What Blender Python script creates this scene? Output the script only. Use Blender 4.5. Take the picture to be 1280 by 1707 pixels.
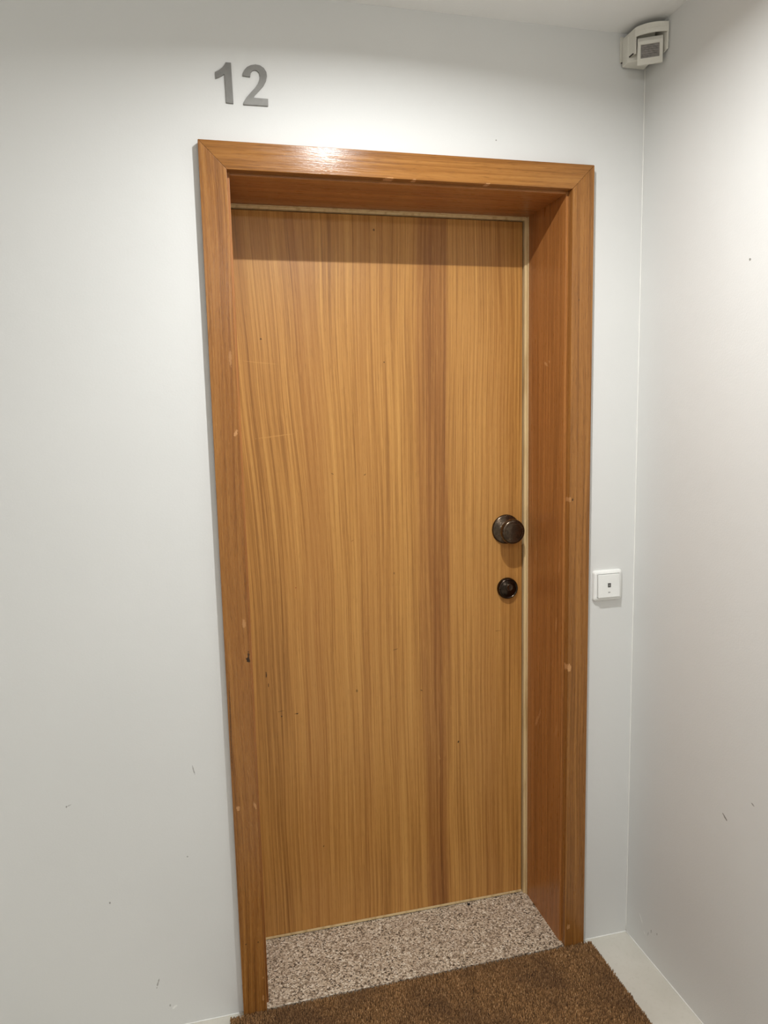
import bpy, bmesh, math, random
import numpy as np
from mathutils import Matrix, Vector

for o in list(bpy.data.objects):
    bpy.data.objects.remove(o)
scene = bpy.context.scene
COL = scene.collection

# ------------------------------------------------------------------ camera
YAW, PITCH, ROLL, FPX = 0.2398, -0.1299, -0.0229, 1209.6
fwd = Vector((math.sin(YAW) * math.cos(PITCH), math.cos(YAW) * math.cos(PITCH), math.sin(PITCH)))
rt = Vector((math.cos(YAW), -math.sin(YAW), 0))
up = rt.cross(fwd)
r2 = rt * math.cos(ROLL) + up * math.sin(ROLL)
u2 = up * math.cos(ROLL) - rt * math.sin(ROLL)
cd = bpy.data.cameras.new('camera')
cam = bpy.data.objects.new('camera', cd)
COL.objects.link(cam)
M3 = Matrix((r2, u2, -fwd)).transposed()
cam.matrix_world = Matrix.Translation((-0.0206, -1.7007, 1.4832)) @ M3.to_4x4()
cd.sensor_fit = 'HORIZONTAL'
cd.sensor_width = 36.0
cd.lens = 36.0 * FPX / 1280.0
cd.clip_start = 0.01
scene.camera = cam

# ------------------------------------------------------------------ world and exposure
w = bpy.data.worlds.new('world')
scene.world = w
w.use_nodes = True
w.node_tree.nodes['Background'].inputs[0].default_value = (0.9, 0.95, 1.0, 1)
w.node_tree.nodes['Background'].inputs[1].default_value = 0.02
vs = scene.view_settings
vs.view_transform = 'Standard'
vs.look = 'None'
vs.gamma = 1.0
vs.use_curve_mapping = False
vs.exposure = 0.0

SPOT_POWER = 17.0       # recessed downlight in front of the door
FILL_POWER = 51.0       # unseen opal lamps added behind the camera as soft fill
LAMP_COL = (0.98, 1.0, 1.01)
FILL_COL = (0.98, 1.0, 1.03)

# ------------------------------------------------------------------ measures (metres)
XW, H, CW, T = 0.9376, 2.08, 0.0579, 0.021      # casing: outer width, height, board width, thickness
EV = 0.006                                       # reveal of the jamb edge
XJ0, XJ1, ZJ = CW + EV, XW - CW - EV, H - CW - EV
D = 0.2257                                       # door face
ZG = 0.0125                                      # granite top
XR = 1.084                                       # right wall
ZC = 2.395                                       # ceiling
XL, YB = -2.1, -4.2                              # rest of the landing

# ------------------------------------------------------------------ helpers
def obj(name, me, mat=None, parent=None, **props):
    o = bpy.data.objects.new(name, me)
    COL.objects.link(o)
    if mat is not None:
        me.materials.append(mat)
    if parent is not None:
        o.parent = parent
    for k, v in props.items():
        o[k] = v
    return o

def empty(name, loc=(0, 0, 0), **props):
    o = bpy.data.objects.new(name, None)
    COL.objects.link(o)
    o.location = loc
    o.empty_display_size = 0.05
    for k, v in props.items():
        o[k] = v
    return o

def finish(bm, name, smooth=False):
    bmesh.ops.recalc_face_normals(bm, faces=bm.faces)
    me = bpy.data.meshes.new(name)
    bm.to_mesh(me)
    bm.free()
    if smooth:
        for p in me.polygons:
            p.use_smooth = True
    return me

def add_box(bm, x0, x1, y0, y1, z0, z1):
    vs_ = [bm.verts.new(c) for c in ((x0, y0, z0), (x1, y0, z0), (x1, y1, z0), (x0, y1, z0),
                                     (x0, y0, z1), (x1, y0, z1), (x1, y1, z1), (x0, y1, z1))]
    for f in ((0, 3, 2, 1), (4, 5, 6, 7), (0, 1, 5, 4), (1, 2, 6, 5), (2, 3, 7, 6), (3, 0, 4, 7)):
        bm.faces.new([vs_[i] for i in f])

def bevel(bm, w_, seg=2):
    bmesh.ops.bevel(bm, geom=bm.edges[:], offset=w_, segments=seg, affect='EDGES', profile=0.6, clamp_overlap=True)

def box_mesh(name, b, bev=0.0, seg=2):
    bm = bmesh.new()
    add_box(bm, *b)
    if bev:
        bevel(bm, bev, seg)
    return finish(bm, name)

def prism(pts, axis, a, b, bev=0.0, seg=1, name='prism'):
    """extrude a 2D outline: axis 'y' -> pts are (x,z); axis 'z' -> pts are (x,y); axis 'x' -> (y,z)"""
    bm = bmesh.new()
    def P(p, v):
        if axis == 'y': return (p[0], v, p[1])
        if axis == 'z': return (p[0], p[1], v)
        return (v, p[0], p[1])
    lo = [bm.verts.new(P(p, a)) for p in pts]
    hi = [bm.verts.new(P(p, b)) for p in pts]
    n = len(pts)
    bm.faces.new(lo); bm.faces.new(hi[::-1])
    for i in range(n):
        bm.faces.new((lo[i], lo[(i + 1) % n], hi[(i + 1) % n], hi[i]))
    if bev:
        bevel(bm, bev, seg)
    return finish(bm, name)

def lathe(profile, n=48, name='lathe', smooth=True):
    """profile of (radius, depth): turns about -y, depth measured out of the door face towards the room"""
    bm = bmesh.new()
    rings = []
    for r, dpt in profile:
        if r < 1e-6:
            rings.append([bm.verts.new((0, -dpt, 0))])
        else:
            rings.append([bm.verts.new((r * math.cos(2 * math.pi * i / n), -dpt, r * math.sin(2 * math.pi * i / n))) for i in range(n)])
    for a, b in zip(rings, rings[1:]):
        for i in range(n):
            j = (i + 1) % n
            if len(a) == 1 and len(b) == 1: continue
            if len(a) == 1: bm.faces.new((a[0], b[i], b[j]))
            elif len(b) == 1: bm.faces.new((a[i], b[0], a[j]))
            else: bm.faces.new((a[i], b[i], b[j], a[j]))
    return finish(bm, name, smooth)

# ------------------------------------------------------------------ materials
class NT:
    def __init__(s, name):
        s.m = bpy.data.materials.new(name)
        s.m.use_nodes = True
        s.t = s.m.node_tree
        s.t.nodes.clear()
        s.out = s.n('ShaderNodeOutputMaterial')
        s.b = s.n('ShaderNodeBsdfPrincipled')
        s.l(s.b.outputs[0], s.out.inputs[0])
    def n(s, typ, **kw):
        nd = s.t.nodes.new(typ)
        for k, v in kw.items():
            setattr(nd, k, v)
        return nd
    def l(s, a, b):
        s.t.links.new(a, b)
    def put(s, sock, v):
        if isinstance(v, bpy.types.NodeSocket): s.l(v, sock)
        elif isinstance(v, (tuple, list)) and len(v) == 3 and sock.type == 'RGBA': sock.default_value = (*v, 1)
        else: sock.default_value = v
    def math(s, op, a, b=0.0, c=None, clamp=False):
        nd = s.n('ShaderNodeMath', operation=op, use_clamp=clamp)
        s.put(nd.inputs[0], a); s.put(nd.inputs[1], b)
        if c is not None: s.put(nd.inputs[2], c)
        return nd.outputs[0]
    def coords(s):
        tc = s.n('ShaderNodeTexCoord')
        sp = s.n('ShaderNodeSeparateXYZ')
        s.l(tc.outputs['Object'], sp.inputs[0])
        return tc.outputs['Object'], sp.outputs
    def vec(s, x, y, z):
        nd = s.n('ShaderNodeCombineXYZ')
        for i, v in enumerate((x, y, z)): s.put(nd.inputs[i], v)
        return nd.outputs[0]
    def noise(s, v, scale=1.0, detail=2.0, rough=0.5, dist=0.0):
        nd = s.n('ShaderNodeTexNoise')
        s.l(v, nd.inputs['Vector'])
        nd.inputs['Scale'].default_value = scale
        nd.inputs['Detail'].default_value = detail
        nd.inputs['Roughness'].default_value = rough
        nd.inputs['Distortion'].default_value = dist
        return nd.outputs[0]
    def smooth(s, v, a, b, lo=0.0, hi=1.0):
        nd = s.n('ShaderNodeMapRange', interpolation_type='SMOOTHSTEP')
        s.put(nd.inputs[0], v); s.put(nd.inputs[1], a); s.put(nd.inputs[2], b)
        s.put(nd.inputs[3], lo); s.put(nd.inputs[4], hi)
        return nd.outputs[0]
    def mix(s, f, a, b, mode='MIX'):
        nd = s.n('ShaderNodeMix', data_type='RGBA', blend_type=mode)
        s.put(nd.inputs[0], f); s.put(nd.inputs[6], a); s.put(nd.inputs[7], b)
        return nd.outputs[2]
    def ramp(s, f, stops, interp='LINEAR'):
        nd = s.n('ShaderNodeValToRGB')
        cr = nd.color_ramp
        cr.interpolation = interp
        while len(cr.elements) < len(stops): cr.elements.new(0.5)
        for e, (p, c) in zip(cr.elements, stops):
            e.position = p; e.color = (*c, 1)
        s.l(f, nd.inputs[0])
        return nd.outputs[0]
    def bump(s, h, strength, dist):
        nd = s.n('ShaderNodeBump')
        nd.inputs['Strength'].default_value = strength
        nd.inputs['Distance'].default_value = dist
        s.l(h, nd.inputs['Height'])
        s.l(nd.outputs[0], s.b.inputs['Normal'])
    def set(s, **kw):
        for k, v in kw.items():
            s.put(s.b.inputs[k], v)
    def spots(s, col, a, b, lst, wob):
        """worn or dirty marks: (a0, b0, ra, rb, angle, colour, strength)"""
        for (a0, b0, ra, rb, ang, c, st) in lst:
            da = s.math('SUBTRACT', a, a0); db = s.math('SUBTRACT', b, b0)
            ca, sa = math.cos(ang), math.sin(ang)
            u = s.math('ADD', s.math('MULTIPLY', da, ca / ra), s.math('MULTIPLY', db, sa / ra))
            v = s.math('ADD', s.math('MULTIPLY', da, -sa / rb), s.math('MULTIPLY', db, ca / rb))
            r = s.math('ADD', s.math('MULTIPLY', u, u), s.math('MULTIPLY', v, v))
            r = s.math('ADD', r, s.math('MULTIPLY', s.math('SUBTRACT', wob, 0.5), 3.6))
            f = s.smooth(r, 0.55, 1.25, st, 0.0)
            col = s.mix(f, col, c)
        return col

def srgb(r, g, b):
    f = lambda c: (c / 255 / 12.92) if c / 255 <= 0.04045 else ((c / 255 + 0.055) / 1.055) ** 2.4
    return (f(r), f(g), f(b))

def paint(name, col, marks=(), axes=(0, 2), bump=0.15, rough=0.55):
    k = NT(name)
    v, o = k.coords()
    n1 = k.noise(v, 1.3, 3)
    c = k.mix(k.smooth(n1, 0.35, 0.7), col, tuple(x * 0.965 for x in col))
    if marks:
        wob = k.noise(v, 160, 2)
        c = k.spots(c, o[axes[0]], o[axes[1]], marks, wob)
    k.set(**{'Base Color': c, 'Roughness': rough, 'Specular IOR Level': 0.3})
    h = k.math('ADD', k.math('MULTIPLY', k.noise(v, 9, 2), 1.0), k.math('MULTIPLY', k.noise(v, 240, 2), 0.12))
    k.bump(h, bump, 0.006)
    return k.m

WHITE = srgb(224, 223, 219)
GREYM = srgb(140, 136, 128)
SC = srgb(250, 250, 245)
back_marks = [(-0.086, 0.658, 0.0015, 0.014, 0.2, GREYM, 0.7), (-0.372, 0.6115, 0.002, 0.003, 0, GREYM, 0.8), (-0.366, 0.614, 0.006, 0.0012, 0.4, GREYM, 0.5),
              (-0.295, 0.357, 0.002, 0.003, 0, GREYM, 0.8), (-0.113, 0.4426, 0.002, 0.002, 0, GREYM, 0.7), (-0.2, 0.125, 0.0016, 0.012, -0.3, GREYM, 0.7),
              (-0.175, 0.06, 0.002, 0.003, 0, GREYM, 0.6), (-0.165, 0.053, 0.008, 0.003, 0.5, SC, 0.6), (0.69, 2.129, 0.0016, 0.0016, 0, GREYM, 0.9)]
right_marks = [(-0.387, 1.787, 0.003, 0.003, 0, GREYM, 0.9), (-0.380, 0.5635, 0.008, 0.0022, 0.6, GREYM, 1.0), (-0.4636, 0.638, 0.006, 0.0018, 0.3, GREYM, 0.8),
               (-0.088, 0.060, 0.005, 0.0012, 0.8, SC, 0.9), (-0.07, 0.0915, 0.014, 0.0016, 0.9, SC, 0.9), (-0.118, 0.085, 0.0016, 0.007, 0.1, GREYM, 0.7),
               (-0.105, 0.07, 0.0014, 0.007, 0.2, GREYM, 0.6), (-0.144, 0.0976, 0.002, 0.004, 0, GREYM, 0.7)]
M_back = paint('wall_paint_back', WHITE, back_marks, (0, 2))
M_right = paint('wall_paint_right', WHITE, right_marks, (1, 2), bump=0.25)
M_wall = paint('wall_paint', WHITE)
M_ceil = paint('ceiling_paint', srgb(247, 246, 243), bump=0.3, rough=0.8)
M_caulk = paint('sealant_white', srgb(242, 240, 234), bump=0.3, rough=0.45)

def floor_mat():
    k = NT('floor_tile_beige')
    v, o = k.coords()
    c = k.mix(k.smooth(k.noise(v, 5, 4), 0.3, 0.7), srgb(214, 209, 197), srgb(202, 197, 184))
    c = k.mix(k.smooth(k.noise(v, 90, 3), 0.5, 0.8, 0, 0.35), c, srgb(192, 186, 172))
    k.set(**{'Base Color': c, 'Roughness': 0.32, 'Specular IOR Level': 0.4})
    k.bump(k.noise(v, 25, 2), 0.05, 0.003)
    return k.m
M_floor = floor_mat()

def wood(name, axis, light, mid, dark, red=None, stripe=False, marks=(), maxes=(0, 2), seed=0.0, fine=150.0,
         lacquer=0.30, contrast=1.0, across=0, warp=0.012, speck=0.35):
    """axis: grain direction index; across: main direction across the grain"""
    k = NT(name)
    v, o = k.coords()
    g = o[axis]
    rest = [i for i in range(3) if i != axis]
    a = o[rest[0]]; b = o[rest[1]]
    # slow wander of the grain
    wv = k.vec(k.math('MULTIPLY_ADD', a, 2.2, seed), k.math('MULTIPLY', b, 2.2), k.math('MULTIPLY_ADD', g, 0.9, seed))
    wn = k.math('SUBTRACT', k.noise(wv, 1.0, 2), 0.5)
    s_ = k.math('ADD', a, k.math('MULTIPLY', wn, warp * 3))
    if stripe:
        lean = k.math('MULTIPLY', k.smooth(a, 0.12, 0.45, 1.0, 0.0), k.smooth(g, 0.9, 2.2, 0.0, 0.06))
        s_ = k.math('ADD', s_, lean)
    def lay(sa, sg, det=2.0, rg=0.55, off=0.0):
        return k.noise(k.vec(k.math('MULTIPLY_ADD', s_, sa, seed + off), k.math('MULTIPLY', b, sa), k.math('MULTIPLY_ADD', g, sg, off)), 1.0, det, rg)
    broad = lay(11, 0.35, 2, 0.5, 3.1)
    bands = lay(48, 0.8, 2, 0.6, 7.7)
    lines = lay(fine, 1.6, 3, 0.65, 11.3)
    pores = lay(700, 30, 2, 0.6, 17.9)
    t = k.math('ADD', k.math('MULTIPLY', k.math('SUBTRACT', bands, 0.5), 0.75 * contrast), k.math('MULTIPLY', k.math('SUBTRACT', lines, 0.5), 2.0 * contrast))
    t = k.math('ADD', t, k.math('MULTIPLY', k.math('SUBTRACT', broad, 0.5), 0.45))
    t = k.math('ADD', t, 0.5, clamp=True)
    c = k.ramp(t, [(0.0, dark), (0.28, tuple((x + y) / 2 for x, y in zip(dark, mid))), (0.52, mid), (1.0, light)])
    if red is not None:
        c = k.mix(k.smooth(broad, 0.5, 0.75, 0.0, 0.35), c, red)
    if stripe:
        # the darker, redder heartwood band in the veneer, narrowing towards the foot of the door
        e = k.math('ADD', k.math('MULTIPLY', wn, 0.03), k.math('MULTIPLY', k.math('SUBTRACT', bands, 0.5), 0.045))
        x = k.math('ADD', a, e)
        lo = k.smooth(o[2], 0.0, 1.1, 0.566, 0.548)
        hi = k.smooth(o[2], 0.0, 1.1, 0.628, 0.644)
        m1 = k.smooth(k.math('SUBTRACT', x, lo), -0.006, 0.012)
        m2 = k.smooth(k.math('SUBTRACT', hi, x), -0.008, 0.014)
        m = k.math('MULTIPLY', k.math('MULTIPLY', m1, m2), k.smooth(bands, 0.3, 0.7, 0.98, 0.55))
        c = k.mix(m, c, k.mix(1.0, c, (0.66, 0.56, 0.56), 'MULTIPLY'))
    p = k.smooth(pores, 0.54, 0.72, 0.0, speck * 0.75)
    c = k.mix(p, c, tuple(x * 0.45 for x in dark))
    pl = k.smooth(lay(520, 16, 2, 0.6, 23.7), 0.55, 0.74, 0.0, speck * 0.7)
    c = k.mix(pl, c, tuple(min(1, x * 1.15) for x in light))
    if marks:
        wob = k.noise(v, 230, 2)
        c = k.spots(c, o[maxes[0]], o[maxes[1]], marks, wob)
    rr = k.math('MULTIPLY_ADD', lay(260, 18, 2, 0.6, 29.3), 0.18, lacquer - 0.09)
    k.set(**{'Base Color': c, 'Roughness': rr, 'Specular IOR Level': 0.38})
    h = k.math('ADD', k.math('MULTIPLY', pores, 0.6), k.math('MULTIPLY', k.noise(v, 230, 2), 0.25))
    h = k.math('ADD', h, k.math('MULTIPLY', lines, 0.6))
    k.bump(h, 0.16, 0.0012)
    return k.m

DL, DM, DD, DR = srgb(210, 158, 87), srgb(188, 134, 69), srgb(148, 99, 47), srgb(150, 93, 46)
CL, CM, CDk, CR = srgb(172, 120, 62), srgb(150, 99, 47), srgb(114, 71, 32), srgb(134, 81, 39)
CHIP = srgb(200, 148, 98)
HOLE = srgb(46, 30, 18)
leaf_marks = [(0.11, 0.795, 0.0014, 0.010, 0, HOLE, 0.9), (0.115, 0.765, 0.0012, 0.005, 0, HOLE, 0.8), (0.145, 0.687, 0.008, 0.0010, 0.1, HOLE, 0.6), (0.147, 0.672, 0.002, 0.002, 0, HOLE, 0.9),
              (0.187, 0.675, 0.006, 0.001, 0.1, HOLE, 0.7), (0.19, 0.674, 0.0022, 0.0016, 0, HOLE, 0.9), (0.66, 0.53, 0.0025, 0.0035, 0, HOLE, 0.9), (0.36, 1.15, 0.006, 0.001, 0.5, DD, 0.8),
              (0.55, 0.70, 0.004, 0.0012, -0.4, HOLE, 0.7), (0.475, 0.83, 0.008, 0.0012, 0.2, HOLE, 0.5), (0.785, 0.855, 0.008, 0.001, 0, HOLE, 0.5), (0.135, 1.69, 0.0025, 0.003, 0, HOLE, 0.7),
              (0.46, 1.63, 0.0018, 0.0018, 0, HOLE, 0.8), (0.2, 1.03, 0.0018, 0.0018, 0, srgb(150, 60, 30), 0.8), (0.475, 1.05, 0.002, 0.003, 0.2, HOLE, 0.5), (0.44, 1.97, 0.003, 0.003, 0, HOLE, 0.7),
              (0.16, 1.44, 0.05, 0.0016, 0.1, DL, 0.5), (0.13, 1.63, 0.05, 0.0014, -0.1, DL, 0.4), (0.40, 1.33, 0.004, 0.0014, 0.5, HOLE, 0.6), (0.31, 1.335, 0.004, 0.0012, -0.4, HOLE, 0.6),
              (0.6, 0.49, 0.003, 0.010, 0.3, DM, 0.5), (0.25, 0.27, 0.002, 0.003, 0, HOLE, 0.6), (0.36, 0.72, 0.003, 0.004, 0, HOLE, 0.5)]
castl_marks = [(0.0478, 1.0118, 0.0045, 0.011, 0.1, CHIP, 0.5), (0.052, 0.1016, 0.002, 0.003, 0, CHIP, 0.5), (0.0525, 0.925, 0.0042, 0.0075, 0.2, HOLE, 1.0), (0.054, 0.936, 0.002, 0.010, 0, HOLE, 0.9), (0.0124, 0.5576, 0.005, 0.006, 0.5, CHIP, 0.7), (0.0525, 0.5587, 0.0028, 0.011, 0.25, CHIP, 0.6),
               (0.05, 1.455, 0.004, 0.007, -0.5, CHIP, 0.75), (0.05, 0.045, 0.0025, 0.008, 0, CHIP, 0.6), (0.0045, 0.76, 0.0012, 0.11, -0.02, HOLE, 0.6), (0.046, 1.62, 0.003, 0.02, 0, CHIP, 0.4),
               (0.014, 0.20, 0.0016, 0.0018, 0, HOLE, 0.9), (0.044, 0.20, 0.0016, 0.0018, 0, HOLE, 0.9)]
castr_marks = [(0.8811, 1.2628, 0.003, 0.006, 0, CHIP, 0.6), (0.8885, 1.262, 0.002, 0.003, 0, HOLE, 0.9), (0.8838, 0.816, 0.006, 0.010, 0, CHIP, 0.85), (0.8895, 0.0686, 0.0045, 0.009, -0.2, CHIP, 0.7),
               (0.90, 1.76, 0.002, 0.003, 0, HOLE, 0.4)]
jamb_marks = [(0.104, 1.6134, 0.012, 0.004, 0.5, CHIP, 0.7), (0.085, 1.618, 0.006, 0.003, 0.5, CHIP, 0.6), (0.148, 0.60, 0.006, 0.022, 0.5, CHIP, 0.5), (0.13, 0.63, 0.004, 0.016, 0.3, CHIP, 0.45),
              (0.035, 0.92, 0.004, 0.022, 0.1, CHIP, 0.45), (0.02, 1.08, 0.004, 0.02, 0.1, CHIP, 0.35), (0.155, 1.09, 0.004, 0.012, 0, CHIP, 0.3), (0.03, 0.62, 0.003, 0.02, 0.2, CHIP, 0.35),
              (0.09, 0.24, 0.002, 0.002, 0, CHIP, 0.8)]
M_leaf = wood('door_veneer', 2, DL, DM, DD, DR, stripe=True, marks=leaf_marks, seed=2.3, fine=190, warp=0.016, lacquer=0.36)
M_casl = wood('casing_wood_a', 2, CL, CM, CDk, CR, marks=castl_marks, seed=8.1, contrast=1.1, warp=0.02, lacquer=0.28, speck=0.6)
M_casr = wood('casing_wood_b', 2, CL, CM, CDk, CR, marks=castr_marks, seed=15.4, contrast=0.9, lacquer=0.30, speck=0.6)
M_cash = wood('casing_wood_c', 0, CL, CM, CDk, CR, seed=21.9, contrast=0.85, lacquer=0.2, speck=0.55,
              marks=[(0.42, 2.0225, 0.012, 0.0018, 0, CHIP, 0.9), (0.66, 2.0225, 0.006, 0.0016, 0, CHIP, 0.9), (0.48, 2.0225, 0.005, 0.0014, 0, CHIP, 0.8)])
M_jamb = wood('jamb_wood', 2, srgb(188, 128, 70), srgb(166, 108, 56), srgb(132, 82, 40), srgb(152, 92, 48), marks=jamb_marks, maxes=(1, 2), seed=31.2, contrast=0.9, lacquer=0.3)
M_jambh = wood('jamb_head_wood', 0, srgb(188, 128, 70), srgb(166, 108, 56), srgb(132, 82, 40), srgb(152, 92, 48), seed=37.7, contrast=0.9, lacquer=0.3)

def cream_mat():
    k = NT('cream_strip')
    v, o = k.coords()
    c = k.mix(k.smooth(k.noise(k.vec(k.math('MULTIPLY', o[0], 60), k.math('MULTIPLY', o[1], 60), k.math('MULTIPLY', o[2], 6)), 1.0, 3), 0.45, 0.75), srgb(222, 196, 148), srgb(192, 160, 110))
    k.set(**{'Base Color': c, 'Roughness': 0.5})
    k.bump(k.noise(v, 120, 2), 0.1, 0.001)
    return k.m
M_cream = cream_mat()

def granite_mat():
    k = NT('speckled_granite')
    v, o = k.coords()
    vo = k.n('ShaderNodeTexVoronoi', feature='F1')
    wv = k.n('ShaderNodeVectorMath', operation='ADD')
    nz = k.n('ShaderNodeTexNoise'); nz.inputs['Scale'].default_value = 300; k.l(v, nz.inputs['Vector'])
    sc = k.n('ShaderNodeVectorMath', operation='SCALE'); k.l(nz.outputs['Color'], sc.inputs[0]); sc.inputs['Scale'].default_value = 0.004
    k.l(v, wv.inputs[0]); k.l(sc.outputs[0], wv.inputs[1])
    k.l(wv.outputs[0], vo.inputs['Vector']); vo.inputs['Scale'].default_value = 300
    hs = k.n('ShaderNodeSeparateColor'); k.l(vo.outputs['Color'], hs.inputs[0])
    c = k.ramp(hs.outputs[0], [(0.0, srgb(70, 58, 46)), (0.12, srgb(112, 96, 78)), (0.22, srgb(160, 142, 120)), (0.45, srgb(196, 178, 154)), (0.7, srgb(214, 198, 176)), (0.88, srgb(236, 226, 208))], 'CONSTANT')
    c = k.mix(k.smooth(k.noise(v, 18, 3), 0.4, 0.7, 0, 0.25), c, srgb(170, 150, 130))
    k.set(**{'Base Color': c, 'Roughness': 0.42})
    k.bump(k.noise(v, 500, 2), 0.08, 0.0006)
    return k.m
M_granite = granite_mat()

def metal(name, col, rough, met=1.0, var=0.25, scale=60, bump=0.1):
    k = NT(name)
    v, o = k.coords()
    n = k.noise(v, scale, 4, 0.65)
    c = k.mix(k.smooth(n, 0.35, 0.7), col, tuple(x * (1 - var) for x in col))
    k.set(**{'Base Color': c, 'Metallic': met, 'Roughness': k.math('MULTIPLY_ADD', n, 0.3, rough - 0.15)})
    k.bump(k.noise(v, scale * 4, 2), bump, 0.0006)
    return k.m
M_bronze = metal('aged_bronze', srgb(98, 84, 70), 0.27, 0.97, 0.45, 55, 0.08)
M_bronze_d = metal('dark_bronze', srgb(66, 56, 47), 0.24, 0.95, 0.4, 90, 0.12)
M_steel = metal('brushed_grey_metal', srgb(128, 126, 121), 0.5, 0.5, 0.12, 40, 0.1)
M_chrome = metal('bright_steel', srgb(200, 196, 188), 0.22, 1.0, 0.1, 40, 0.05)

def plastic(name, col, rough=0.4, var=0.04):
    k = NT(name)
    v, o = k.coords()
    c = k.mix(k.smooth(k.noise(v, 30, 3), 0.35, 0.7), col, tuple(x * (1 - var) for x in col))
    k.set(**{'Base Color': c, 'Roughness': rough})
    return k.m
M_plate = plastic('white_plastic', srgb(240, 239, 234), 0.35)
M_sens = plastic('cream_plastic', srgb(232, 228, 216), 0.42, 0.06)
M_sens_d = plastic('dark_gap', srgb(52, 46, 40), 0.7)
M_ink = plastic('grey_print', srgb(78, 76, 72), 0.5)
M_ink2 = plastic('pale_print', srgb(150, 148, 143), 0.5)
M_rubber = plastic('mat_backing_rubber', srgb(44, 34, 27), 0.8)
M_crumb = plastic('black_crumb', srgb(24, 20, 18), 0.8)

def lens_mat():
    k = NT('grey_lens')
    v, o = k.coords()
    c = k.mix(k.smooth(k.noise(v, 160, 3), 0.35, 0.7), srgb(142, 136, 130), srgb(118, 113, 108))
    k.set(**{'Base Color': c, 'Roughness': 0.38})
    return k.m
M_lens = lens_mat()

def coir_mat():
    k = NT('coir_fibre')
    v, o = k.coords()
    ge = k.n('ShaderNodeNewGeometry')
    r = ge.outputs['Random Per Island']
    c = k.ramp(r, [(0.0, srgb(96, 68, 42)), (0.3, srgb(128, 94, 60)), (0.65, srgb(156, 116, 74)), (0.92, srgb(184, 140, 94)), (1.0, srgb(214, 172, 124))])
    c = k.mix(k.smooth(k.noise(v, 7, 3), 0.38, 0.66, 0, 0.5), c, srgb(92, 66, 48))
    k.set(**{'Base Color': c, 'Roughness': 0.85, 'Specular IOR Level': 0.15})
    return k.m
M_coir = coir_mat()

def emit(name, col, st):
    k = NT(name)
    k.set(**{'Base Color': (0.9, 0.9, 0.88), 'Emission Color': col, 'Emission Strength': st, 'Roughness': 0.4})
    return k.m

# ------------------------------------------------------------------ room shell
ST = dict(kind='structure')
bm = bmesh.new()
YW = 0.30
# door wall with its opening, one outline extruded in depth
pts = [(XL, -0.1), (CW - 0.02, -0.1), (CW - 0.02, H - CW + 0.02), (XW - CW + 0.02, H - CW + 0.02), (XW - CW + 0.02, -0.1), (XR + 0.12, -0.1), (XR + 0.12, ZC), (XL, ZC)]
obj('wall_back', prism(pts, 'y', 0.0, YW, name='wall_back'), M_back, label='off-white plastered wall around the wooden door', category='wall', **ST)
obj('wall_right', box_mesh('wall_right', (XR, XR + 0.12, YB, 0.0, -0.1, ZC)), M_right, label='off-white side wall meeting the door wall at the right corner', category='wall', **ST)
obj('wall_left', box_mesh('wall_left', (XL - 0.12, XL, YB, YW, -0.1, ZC)), M_wall, label='off-white wall at the far left end of the landing', category='wall', **ST)
obj('wall_front', box_mesh('wall_front', (XL - 0.12, XR + 0.12, YB - 0.12, YB, -0.1, ZC)), M_wall, label='off-white wall behind the viewer opposite the door', category='wall', **ST)
obj('floor', prism([(XL, YB), (XR, YB), (XR, 0), (XL, 0)], 'z', -0.1, 0.0, name='floor'), M_floor, label='pale beige stone floor of the landing', category='floor', **ST)
obj('ceiling', box_mesh('ceiling', (XL - 0.12, XR + 0.12, YB - 0.12, YW, ZC, ZC + 0.1)), M_ceil, label='white painted ceiling over the door', category='ceiling', **ST)

# thin sealant beads along the foot of the walls and up the corner
def bead(name, p0, p1, r, nrm, seed, label):
    random.seed(seed)
    n = 90
    p0, p1 = Vector(p0), Vector(p1)
    ax = (p1 - p0).normalized()
    u = Vector(nrm[0]); v = Vector(nrm[1])
    bm = bmesh.new()
    rings = []
    for i in range(n + 1):
        c = p0.lerp(p1, i / n)
        rr = r * (0.75 + 0.5 * random.random())
        ring = [c] + [c + (u * math.cos(a) + v * math.sin(a)) * rr for a in (0, math.pi / 6, math.pi / 3, math.pi / 2)]
        rings.append([bm.verts.new(q) for q in ring])
    for a, b in zip(rings, rings[1:]):
        for i in range(5):
            j = (i + 1) % 5
            bm.faces.new((a[i], a[j], b[j], b[i]))
    bm.faces.new(rings[0]); bm.faces.new(rings[-1][::-1])
    return obj(name, finish(bm, name, True), M_caulk, label=label, category='trim', **ST)
bead('trim_1', (XR, YB, 0), (XR, 0, 0), 0.0022, ((-1, 0, 0), (0, 0, 1)), 1, 'thin white sealant bead along the foot of the right wall')
bead('trim_2', (XW, 0, 0), (XR, 0, 0), 0.0022, ((0, -1, 0), (0, 0, 1)), 2, 'thin white sealant bead between door frame and corner')
bead('trim_3', (XL, 0, 0), (0, 0, 0), 0.0022, ((0, -1, 0), (0, 0, 1)), 3, 'thin white sealant bead at the wall foot left of the door')
bead('trim_4', (XR, 0, 0), (XR, 0, ZC), 0.0022, ((-1, 0, 0), (0, -1, 0)), 4, 'white painted filler running up the wall corner')

# ------------------------------------------------------------------ the door
door = empty('door_1', (0, 0, 0), label='flush wooden door in a mitred brown frame with stone sill', category='door', **ST)
GAP = 0.0002
def casing(name, pts, mat):
    me = prism(pts, 'y', -T, 0.0, bev=0.0012, seg=2, name=name)
    return obj(name, me, mat, door)
g = 0.0002
casing('casing', [(0, 0), (CW, 0), (CW, H - CW - g), (0, H - g)], M_casl)
casing('casing', [(XW, 0), (XW, H - g), (XW - CW, H - CW - g), (XW - CW, 0)], M_casr)
casing('head_casing', [(0, H), (CW, H - CW), (XW - CW, H - CW), (XW, H)], M_cash)
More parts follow.
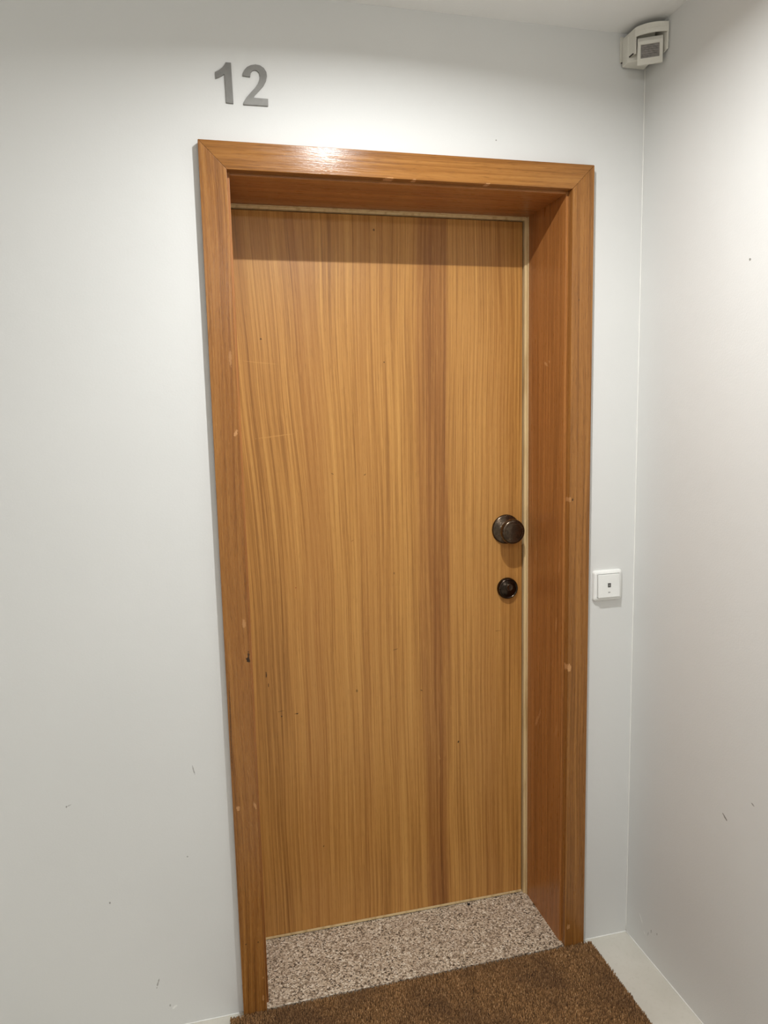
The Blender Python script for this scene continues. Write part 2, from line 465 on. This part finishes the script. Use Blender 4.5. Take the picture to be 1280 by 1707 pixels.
# jamb lining
JD = D + 0.045
obj('jamb', box_mesh('jamb', (XJ0 - 0.018, XJ0, 0.0005, JD, 0, ZJ + 0.018), 0.001), M_jamb, door)
obj('jamb', box_mesh('jamb', (XJ1, XJ1 + 0.018, 0.0005, JD, 0, ZJ + 0.018), 0.001), M_jamb, door)
obj('head_jamb', box_mesh('head_jamb', (XJ0, XJ1, 0.0005, JD, ZJ, ZJ + 0.018), 0.001), M_jambh, door)
# cream stop strips: a flat strip with a raised bead along the jamb
SW, SWT = 0.0092, 0.0072
def stop_profile(flip):
    base = [(0, D + 0.012), (0, D - 0.008), (SW - 0.0035, D - 0.008), (SW - 0.0028, D - 0.016), (SW - 0.0006, D - 0.016), (SW, D - 0.014), (SW, D + 0.012)]
    return base
pr = [(XJ1 - SW + a, y) for a, y in stop_profile(0)]
obj('stop_strip', prism(pr, 'z', ZG, ZJ, name='stop_strip'), M_cream, door, label='cream stop strip along the lock side')
pr = [(XJ0 + (SW - a) * 0.72, y) for a, y in stop_profile(0)]
obj('stop_strip', prism(pr, 'z', ZG, ZJ, name='stop_strip'), M_cream, door, label='cream stop strip along the hinge side')
pr = [(y, ZJ - (SW - a) * SWT / SW) for a, y in stop_profile(0)]
obj('stop_strip', prism(pr, 'x', XJ0 + SW * 0.72, XJ1 - SW, name='stop_strip'), M_cream, door, label='cream stop strip across the top')
# leaf
LX0, LX1, LZ0, LZ1 = XJ0 + SW * 0.72 + 0.001, XJ1 - SW - 0.0035, ZG + 0.0085, ZJ - SWT - 0.0022
leaf = obj('door_leaf', box_mesh('door_leaf', (LX0, LX1, D, D + 0.04, LZ0, LZ1), 0.0012), M_leaf, door, label='flush golden-brown veneered leaf with a redder vertical band')
obj('edge_lip', box_mesh('edge_lip', (LX0, LX1, D - 0.002, D + 0.01, LZ0 - 0.0062, LZ0 - 0.0004), 0.0006), M_cream, leaf, label='thin pale lip along the foot of the leaf')
# granite sill
pts = [(CW, -0.0185), (XW - CW, -0.0185), (XW - CW, 0.0), (XJ1, 0.0005), (XJ1, JD + 0.03), (XJ0, JD + 0.03), (XJ0, 0.0005), (CW, 0.0)]
obj('sill', prism(pts, 'z', 0.0005, ZG, bev=0.0008, seg=1, name='sill'), M_granite, door, label='grey and beige speckled granite sill')

# knob: rosette, neck and knob
KX, KZ = 0.8105, 1.1552
knob = obj('door_knob', lathe([(0.012, 0.006), (0.013, 0.014), (0.0165, 0.024), (0.026, 0.030), (0.0325, 0.037), (0.0352, 0.045), (0.0350, 0.052), (0.0325, 0.0572), (0.0285, 0.0590), (0.0262, 0.0582), (0.0250, 0.0584), (0.012, 0.0592), (0, 0.0594)], 56, 'door_knob'), M_bronze, door, label='round aged-bronze knob')
knob.location = (KX, D, KZ)
ros = obj('rosette', lathe([(0.0425, 0.0), (0.0425, 0.003), (0.0412, 0.0055), (0.0385, 0.0072), (0.030, 0.0085), (0.022, 0.0125), (0.016, 0.0175), (0.0125, 0.018), (0.0, 0.018)], 56, 'rosette'), M_bronze, knob, label='round stepped bronze rosette')
# deadbolt lock
LKX, LKZ = 0.8142, 0.9812
lock = obj('lock', lathe([(0.0312, 0.0), (0.0312, 0.005), (0.0300, 0.010), (0.0270, 0.0135), (0.0255, 0.0132), (0.0250, 0.0118), (0.0235, 0.0115), (0.0228, 0.0125), (0.0, 0.0128)], 56, 'lock'), M_bronze_d, door, label='round dark bronze deadbolt lock')
lock.location = (LKX, D, LKZ)
cyl = obj('lock_cylinder', lathe([(0.0105, 0.0120), (0.0105, 0.0142), (0.0092, 0.0150), (0.0080, 0.0145), (0.0, 0.0147)], 32, 'lock_cylinder'), M_bronze, lock, label='small round key cylinder')
cyl.location = (0.003, 0, 0.004)
kw = obj('keyhole', box_mesh('keyhole', (0.0022, 0.0038, -0.0152, -0.0142, -0.001, 0.009), 0.0002), M_crumb, lock, label='narrow dark key slot')

# ------------------------------------------------------------------ digits on the wall
one = [(0.0673, 2.246), (0.0786, 2.2463), (0.0800, 2.1634), (0.0645, 2.1640), (0.0640, 2.2225), (0.0591, 2.2187), (0.0515, 2.2141), (0.0445, 2.2113), (0.0443, 2.2250), (0.0521, 2.2285), (0.0599, 2.2345), (0.0647, 2.2412)]
two = [(0.1020, 2.2214), (0.1028, 2.2267), (0.1062, 2.234), (0.1123, 2.2405), (0.1209, 2.2449), (0.1306, 2.2472), (0.1403, 2.2463), (0.1485, 2.2416), (0.1536, 2.2337), (0.1545, 2.2252), (0.1519, 2.2149), (0.146, 2.2047), (0.1364, 2.1941), (0.1272, 2.1848), (0.1227, 2.1785), (0.1549, 2.1790), (0.1546, 2.1638), (0.1008, 2.1630), (0.1026, 2.1691), (0.1078, 2.1775), (0.1158, 2.1868), (0.1263, 2.1979), (0.1343, 2.2077), (0.1386, 2.2161), (0.1399, 2.2237), (0.1383, 2.2304), (0.134, 2.2346), (0.1286, 2.2359), (0.1234, 2.234), (0.1196, 2.2294), (0.1182, 2.2205)]
def digit(pts, label):
    cx = sum(p[0] for p in pts) / len(pts); zb = min(p[1] for p in pts)
    me = prism([(x - cx, z - zb) for x, z in pts], 'y', -0.0032, 0.0, bev=0.0004, seg=1, name='door_number_digit')
    o = obj('door_number_digit', me, M_steel, label=label, category='digit', group='door number digits')
    o.location = (cx, -0.0001, zb)
digit(one, 'flat grey metal numeral one, the left digit above the door frame')
digit(two, 'flat grey metal curved numeral two, the right digit above the door frame')

# ------------------------------------------------------------------ bell push
def bell():
    cx, cz = 1.0013, 1.0262
    b = empty('bell_push', (cx, 0, cz), label='square white bell push button between door frame and corner', category='doorbell')
    hw, hh = 0.0420, 0.0410
    # frame: outer edge low at the wall, rising to a soft shoulder, with a square hole
    bm = bmesh.new()
    def rr(hx, hz, rad, n=5):
        out = []
        for qx, qz, a0 in ((1, 1, 0), (-1, 1, 90), (-1, -1, 180), (1, -1, 270)):
            for i in range(n + 1):
                a = math.radians(a0 + 90 * i / n)
                out.append((qx * (hx - rad) + rad * math.cos(a), qz * (hz - rad) + rad * math.sin(a)))
        return out
    loops = [(0.0, hw, hh, 0.007), (-0.0050, hw, hh, 0.007), (-0.0078, hw - 0.0015, hh - 0.0015, 0.0065), (-0.0100, hw - 0.0055, hh - 0.0055, 0.004), (-0.0105, 0.0330, 0.0322, 0.002), (-0.0085, 0.0324, 0.0316, 0.0015), (0.0, 0.0324, 0.0316, 0.0015)]
    R_ = []
    for y, hx, hz, rad in loops:
        R_.append([bm.verts.new((x, y, z)) for x, z in rr(hx, hz, rad)])
    n = len(R_[0])
    for a, c in zip(R_, R_[1:]):
        for i in range(n):
            j = (i + 1) % n
            bm.faces.new((a[i], a[j], c[j], c[i]))
    obj('frame', finish(bm, 'frame', False), M_plate, b)
    # push plate, tilted a little so its foot stands proud
    bm = bmesh.new()
    y_top, y_bot = -0.0135, -0.0165
    hx, hz = 0.0316, 0.0308
    vv = []
    for (x, z, y) in ((-hx, -hz, y_bot), (hx, -hz, y_bot), (hx, hz, y_top), (-hx, hz, y_top)):
        vv.append((bm.verts.new((x, y, z)), bm.verts.new((x, -0.002, z))))
    bm.faces.new([p[0] for p in vv]); bm.faces.new([p[1] for p in vv][::-1])
    for i in range(4):
        j = (i + 1) % 4
        bm.faces.new((vv[i][0], vv[j][0], vv[j][1], vv[i][1]))
    bevel(bm, 0.0012, 2)
    push = obj('push_plate', finish(bm, 'push_plate'), M_plate, b)
    ysurf = lambda z: y_bot + (y_top - y_bot) * (z + hz) / (2 * hz)
    def mark(name, x, z, wx, wz, m, lab):
        o = obj(name, box_mesh(name, (x - wx, x + wx, ysurf(z) - 0.0003, ysurf(z) + 0.0006, z - wz, z + wz)), m, push, label=lab)
        return o
    # little printed bell window: dark square with a paler middle
    mark('symbol', 0.0005, 0.0018, 0.0044, 0.0056, M_ink, 'small dark square bell symbol')
    o = obj('symbol_centre', box_mesh('symbol_centre', (-0.0011, 0.0021, ysurf(0.0018) - 0.0005, ysurf(0.0018), -0.0004, 0.0040)), M_ink2, push, label='paler middle of the bell symbol')
    mark('maker_mark', -0.0016, -0.0172, 0.0011, 0.0017, M_ink2, 'tiny grey printed mark')
    mark('maker_mark', 0.0016, -0.0172, 0.0013, 0.0014, M_ink2, 'tiny grey printed mark')
bell()

# ------------------------------------------------------------------ motion sensor in the corner under the ceiling
def sensor():
    s = empty('motion_sensor', (1.05, -0.05, 2.296), label='white motion sensor with grey lens in the corner under the ceiling', category='motion sensor')
    inv = Matrix.Translation((-1.05, 0.05, -2.296))
    def part(name, me, m, parent=None, **kw):
        o = obj(name, me, m, parent or s, **kw)
        me.transform(inv)
        return o
    zt = 2.3815
    A = Vector((1.0185, -0.056)); B = Vector((1.0815, -0.097))
    mid = (A + B) / 2
    nrm = Vector((-(B - A).y, (B - A).x)).normalized()
    if nrm.y > 0: nrm = -nrm
    def arc(bulge, n=14, a=A, b=B):
        out = []
        for i in range(n + 1):
            t = i / n
            out.append(a.lerp(b, t) + nrm * bulge * (1 - (2 * t - 1) ** 2))
        return out
    # hood: flat-topped cover with a bowed front
    outline = [(1.0185, -0.004)] + [tuple(p) for p in arc(0.011)] + [(1.0815, -0.004)]
    me = prism(outline, 'z', 2.3760, zt, bev=0.0018, seg=2, name='hood')
    hood = part('hood', me, M_sens, label='cream plastic hood with a bowed front')
    skirt = [tuple(p) for p in arc(0.0105)] + [tuple(p) for p in reversed(arc(0.0078))]
    part('hood_front', prism(skirt, 'z', 2.3600, 2.3765, name='hood_front'), M_sens, hood)
    for x0_, x1_, y1_ in ((1.0187, 1.0222, -0.057), (1.0775, 1.0813, -0.0955)):
        part('hood_side', box_mesh('hood_side', (x0_, x1_, y1_, -0.0045, 2.3600, 2.3765)), M_sens, hood)
    # thin ledge line near the top of the bowed front
    ledge = [tuple(p) for p in arc(0.0119)] + [tuple(p) for p in reversed(arc(0.009))]
    part('ledge', prism(ledge, 'z', 2.3700, 2.3715, name='ledge'), M_sens)
    # cheeks
    part('cheek', prism([(-0.004, 2.3295), (-0.058, 2.3235), (-0.058, 2.3610), (-0.004, 2.3610)], 'x', 1.0185, 1.0222, bev=0.0010, name='cheek'), M_sens)
    part('cheek', prism([(-0.004, 2.333), (-0.084, 2.3200), (-0.0965, 2.3230), (-0.0965, 2.3610), (-0.004, 2.3610)], 'x', 1.0775, 1.0815, bev=0.0010, name='cheek'), M_sens)
    # corner bracket
    part('bracket', box_mesh('bracket', (1.0125, XR - 0.0003, -0.0042, -0.0002, 2.327, 2.3850), 0.001), M_sens)
    part('bracket', box_mesh('bracket', (XR - 0.0024, XR - 0.0003, -0.094, -0.0046, 2.327, 2.3850), 0.0008), M_sens)
    # lower box the head turns on
    part('pivot_box', prism([(1.0165, -0.0045), (1.0165, -0.030), (1.036, -0.046), (1.070, -0.060), (1.0770, -0.0045)], 'z', 2.3150, 2.3755, bev=0.0014, name='pivot_box'), M_sens)
    part('screw', box_mesh('screw', (1.0140, 1.0162, -0.0075, -0.0046, 2.3235, 2.3262), 0.0006), M_sens_d, label='small dark screw head')
    part('clip', box_mesh('clip', (1.0158, 1.0187, -0.052, -0.036, 2.3240, 2.3265), 0.0006), M_sens_d, label='small dark clip')
    # turning head
    e = Vector((1.074 - 1.023, -0.09 + 0.06, 0)).normalized()      # along the face
    nn = Vector((e.y, -e.x, 0))                                    # out of the face
    if nn.y > 0: nn = -nn
    C = Vector((1.0475, -0.0745, 0))
    W2, zb, ztp, dep = 0.0282, 2.2963, 2.3478, 0.030
    def P(u, dn, z):
        q = C + e * u + nn * dn
        return (q.x, q.y, z)
    bm = bmesh.new()
    f = [bm.verts.new(P(u, 0, z)) for u, z in ((-W2, zb), (W2, zb), (W2, ztp), (-W2, ztp))]
    k1 = [bm.verts.new(P(u, -0.003, z)) for u, z in ((-W2, zb - 0.0005), (W2, zb - 0.0005), (W2, ztp + 0.0088), (-W2, ztp + 0.0088))]
    k2 = [bm.verts.new(P(u, -dep, z)) for u, z in ((-W2 * 0.82, zb + 0.020), (W2 * 0.82, zb + 0.020), (W2 * 0.82, ztp + 0.0088), (-W2 * 0.82, ztp + 0.0088))]
    hole = [bm.verts.new(P(u, 0, z)) for u, z in ((-0.0212, 2.3100), (0.0212, 2.3100), (0.0212, 2.3412), (-0.0212, 2.3412))]
    deep = [bm.verts.new(P(u, -0.0022, z)) for u, z in ((-0.0205, 2.3107), (0.0205, 2.3107), (0.0205, 2.3405), (-0.0205, 2.3405))]
    for i in range(4):
        j = (i + 1) % 4
        bm.faces.new((f[i], f[j], hole[j], hole[i]))
        bm.faces.new((hole[i], hole[j], deep[j], deep[i]))
        bm.faces.new((f[i], k1[i], k1[j], f[j]))
        bm.faces.new((k1[i], k2[i], k2[j], k1[j]))
    bm.faces.new(k2[::-1]); bm.faces.new(deep)
    head = part('sensor_head', finish(bm, 'sensor_head'), M_sens, label='white turning head with a square front')
    bm = bmesh.new()
    # faceted lens: rows of shallow ribs
    nr = 6
    zs = [2.3109 + (2.3403 - 2.3109) * i / nr for i in range(nr + 1)]
    for i in range(nr):
        a = [bm.verts.new(P(u, dn, z)) for u, dn, z in ((-0.0203, -0.0020, zs[i]), (0.0203, -0.0020, zs[i]), (0.0203, -0.0012, (zs[i] + zs[i + 1]) / 2), (-0.0203, -0.0012, (zs[i] + zs[i + 1]) / 2),
                                                       (0.0203, -0.0020, zs[i + 1]), (-0.0203, -0.0020, zs[i + 1]))]
        bm.faces.new((a[0], a[1], a[2], a[3])); bm.faces.new((a[3], a[2], a[4], a[5]))
    part('lens', finish(bm, 'lens'), M_lens, head, label='grey rectangular lens')
sensor()

# ------------------------------------------------------------------ coir doormat
def doormat():
    x0, x1, y0, y1 = -0.033, 0.960, -0.64, -0.0225
    m = empty('doormat', ((x0 + x1) / 2, (y0 + y1) / 2, 0), label='brown coir doormat lying in front of the door', category='doormat')
    cx, cy = (x0 + x1) / 2, (y0 + y1) / 2
    obj('backing', box_mesh('backing', (x0 - cx + 0.002, x1 - cx - 0.002, y0 - cy + 0.002, y1 - cy - 0.002, 0.0004, 0.006), 0.001), M_rubber, m)
    rng = np.random.default_rng(5)
    st = 0.0024
    gx, gy = np.meshgrid(np.arange(x0 + 0.001, x1 - 0.001, st), np.arange(y0 + 0.001, y1 - 0.001, st))
    bx = gx.ravel() - cx; by = gy.ravel() - cy
    N = bx.size
    bx = bx + rng.normal(0, st * 0.3, N); by = by + rng.normal(0, st * 0.3, N)
    hw = rng.uniform(0.0008, 0.0015, N)
    ang = rng.uniform(0, 2 * np.pi, N)
    top = rng.normal(0.0140, 0.0006, N)
    lx = rng.normal(0, 0.0013, N); ly = rng.normal(0, 0.0013, N)
    V = np.zeros((N, 4, 3))
    for i in range(3):
        a = ang + i * 2 * np.pi / 3
        V[:, i, 0] = bx + hw * np.cos(a); V[:, i, 1] = by + hw * np.sin(a); V[:, i, 2] = 0.0045
    V[:, 3, 0] = bx + lx; V[:, 3, 1] = by + ly; V[:, 3, 2] = top
    # blunt tufts: widen the tip into a small triangle
    tip = np.zeros((N, 3, 3))
    for i in range(3):
        a = ang + i * 2 * np.pi / 3 + 0.4
        tip[:, i, 0] = bx + lx + hw * 0.8 * np.cos(a); tip[:, i, 1] = by + ly + hw * 0.8 * np.sin(a); tip[:, i, 2] = top + rng.normal(0, 0.0006, N)
    A = np.concatenate([V[:, :3], tip], axis=1).reshape(-1, 3)
    base = np.arange(N)[:, None, None] * 6
    tri = np.array([[0, 1, 4], [0, 4, 3], [1, 2, 5], [1, 5, 4], [2, 0, 3], [2, 3, 5], [3, 4, 5]])[None]
    F = (base + tri).reshape(-1, 3)
    me = bpy.data.meshes.new('pile')
    me.vertices.add(len(A)); me.vertices.foreach_set('co', A.ravel())
    me.loops.add(F.size); me.loops.foreach_set('vertex_index', F.ravel().astype(np.int32))
    me.polygons.add(len(F)); me.polygons.foreach_set('loop_start', np.arange(0, F.size, 3, dtype=np.int32))
    me.update(calc_edges=True)
    obj('pile', me, M_coir, m, kind='stuff', label='short brown coir bristles')
doormat()

# ------------------------------------------------------------------ crumb of dirt on the sill
bm = bmesh.new()
bmesh.ops.create_icosphere(bm, subdivisions=2, radius=0.004)
random.seed(9)
for v in bm.verts:
    v.co *= random.uniform(0.75, 1.2)
    v.co.x *= 1.3; v.co.z *= 0.6
lo = min(v.co.z for v in bm.verts)
for v in bm.verts: v.co.z -= lo
cr = obj('dirt_crumb', finish(bm, 'dirt_crumb'), M_crumb, label='tiny black crumb of dirt on the granite sill', category='crumb')
cr.location = (0.683, 0.212, ZG + 0.0001)

# ------------------------------------------------------------------ downlight of the landing, and added fill lamps
def downlight(x, y, label):
    d = empty('downlight', (x, y, ZC), label=label, category='ceiling lamp')
    # trim ring and lens (turned about z)
    def lz(profile, name, n=40):
        me = lathe(profile, n, name)
        me.transform(Matrix.Rotation(math.radians(90), 4, 'X'))   # depth -> downwards
        return me
    obj('ring', lz([(0.041, 0.0002), (0.041, 0.003), (0.038, 0.005), (0.030, 0.005), (0.022, 0.0008)], 'ring'), M_chrome, d)
    obj('lens', lz([(0.0215, 0.0006), (0.014, 0.0012), (0.0, 0.0014)], 'lens'), emit('downlight_lens', LAMP_COL, 30.0), d)
    li = bpy.data.lights.new('lamp_light', 'AREA')
    li.shape = 'DISK'; li.size = 0.026; li.energy = SPOT_POWER; li.color = LAMP_COL; li.spread = math.radians(164)
    lo_ = bpy.data.objects.new('lamp_light', li)
    COL.objects.link(lo_); lo_.parent = d; lo_.location = (0, 0, -0.0062)
downlight(0.395, -0.68, 'small recessed ceiling downlight just in front of the door')

def opal(x, y, label):  # invented lamp, added out of view to lift the ambient light on the walls
    d = empty('opal_fill_lamp', (x, y, ZC), label=label, category='ceiling lamp', group='added opal fill lamps')
    me = lathe([(0.165, 0.0002), (0.165, 0.012), (0.158, 0.016)], 48, 'rim'); me.transform(Matrix.Rotation(math.radians(90), 4, 'X'))
    obj('rim', me, M_plate, d)
    me = lathe([(0.156, 0.012), (0.150, 0.035), (0.125, 0.060), (0.08, 0.078), (0.03, 0.085), (0.0, 0.086)], 48, 'shade'); me.transform(Matrix.Rotation(math.radians(90), 4, 'X'))
    obj('shade', me, emit('opal_fill_glow', FILL_COL, FILL_POWER), d)
opal(-1.15, -2.6, 'round opal fill lamp added out of view behind the viewer to the left')
opal(0.45, -2.9, 'round opal fill lamp added out of view behind the viewer to the right')
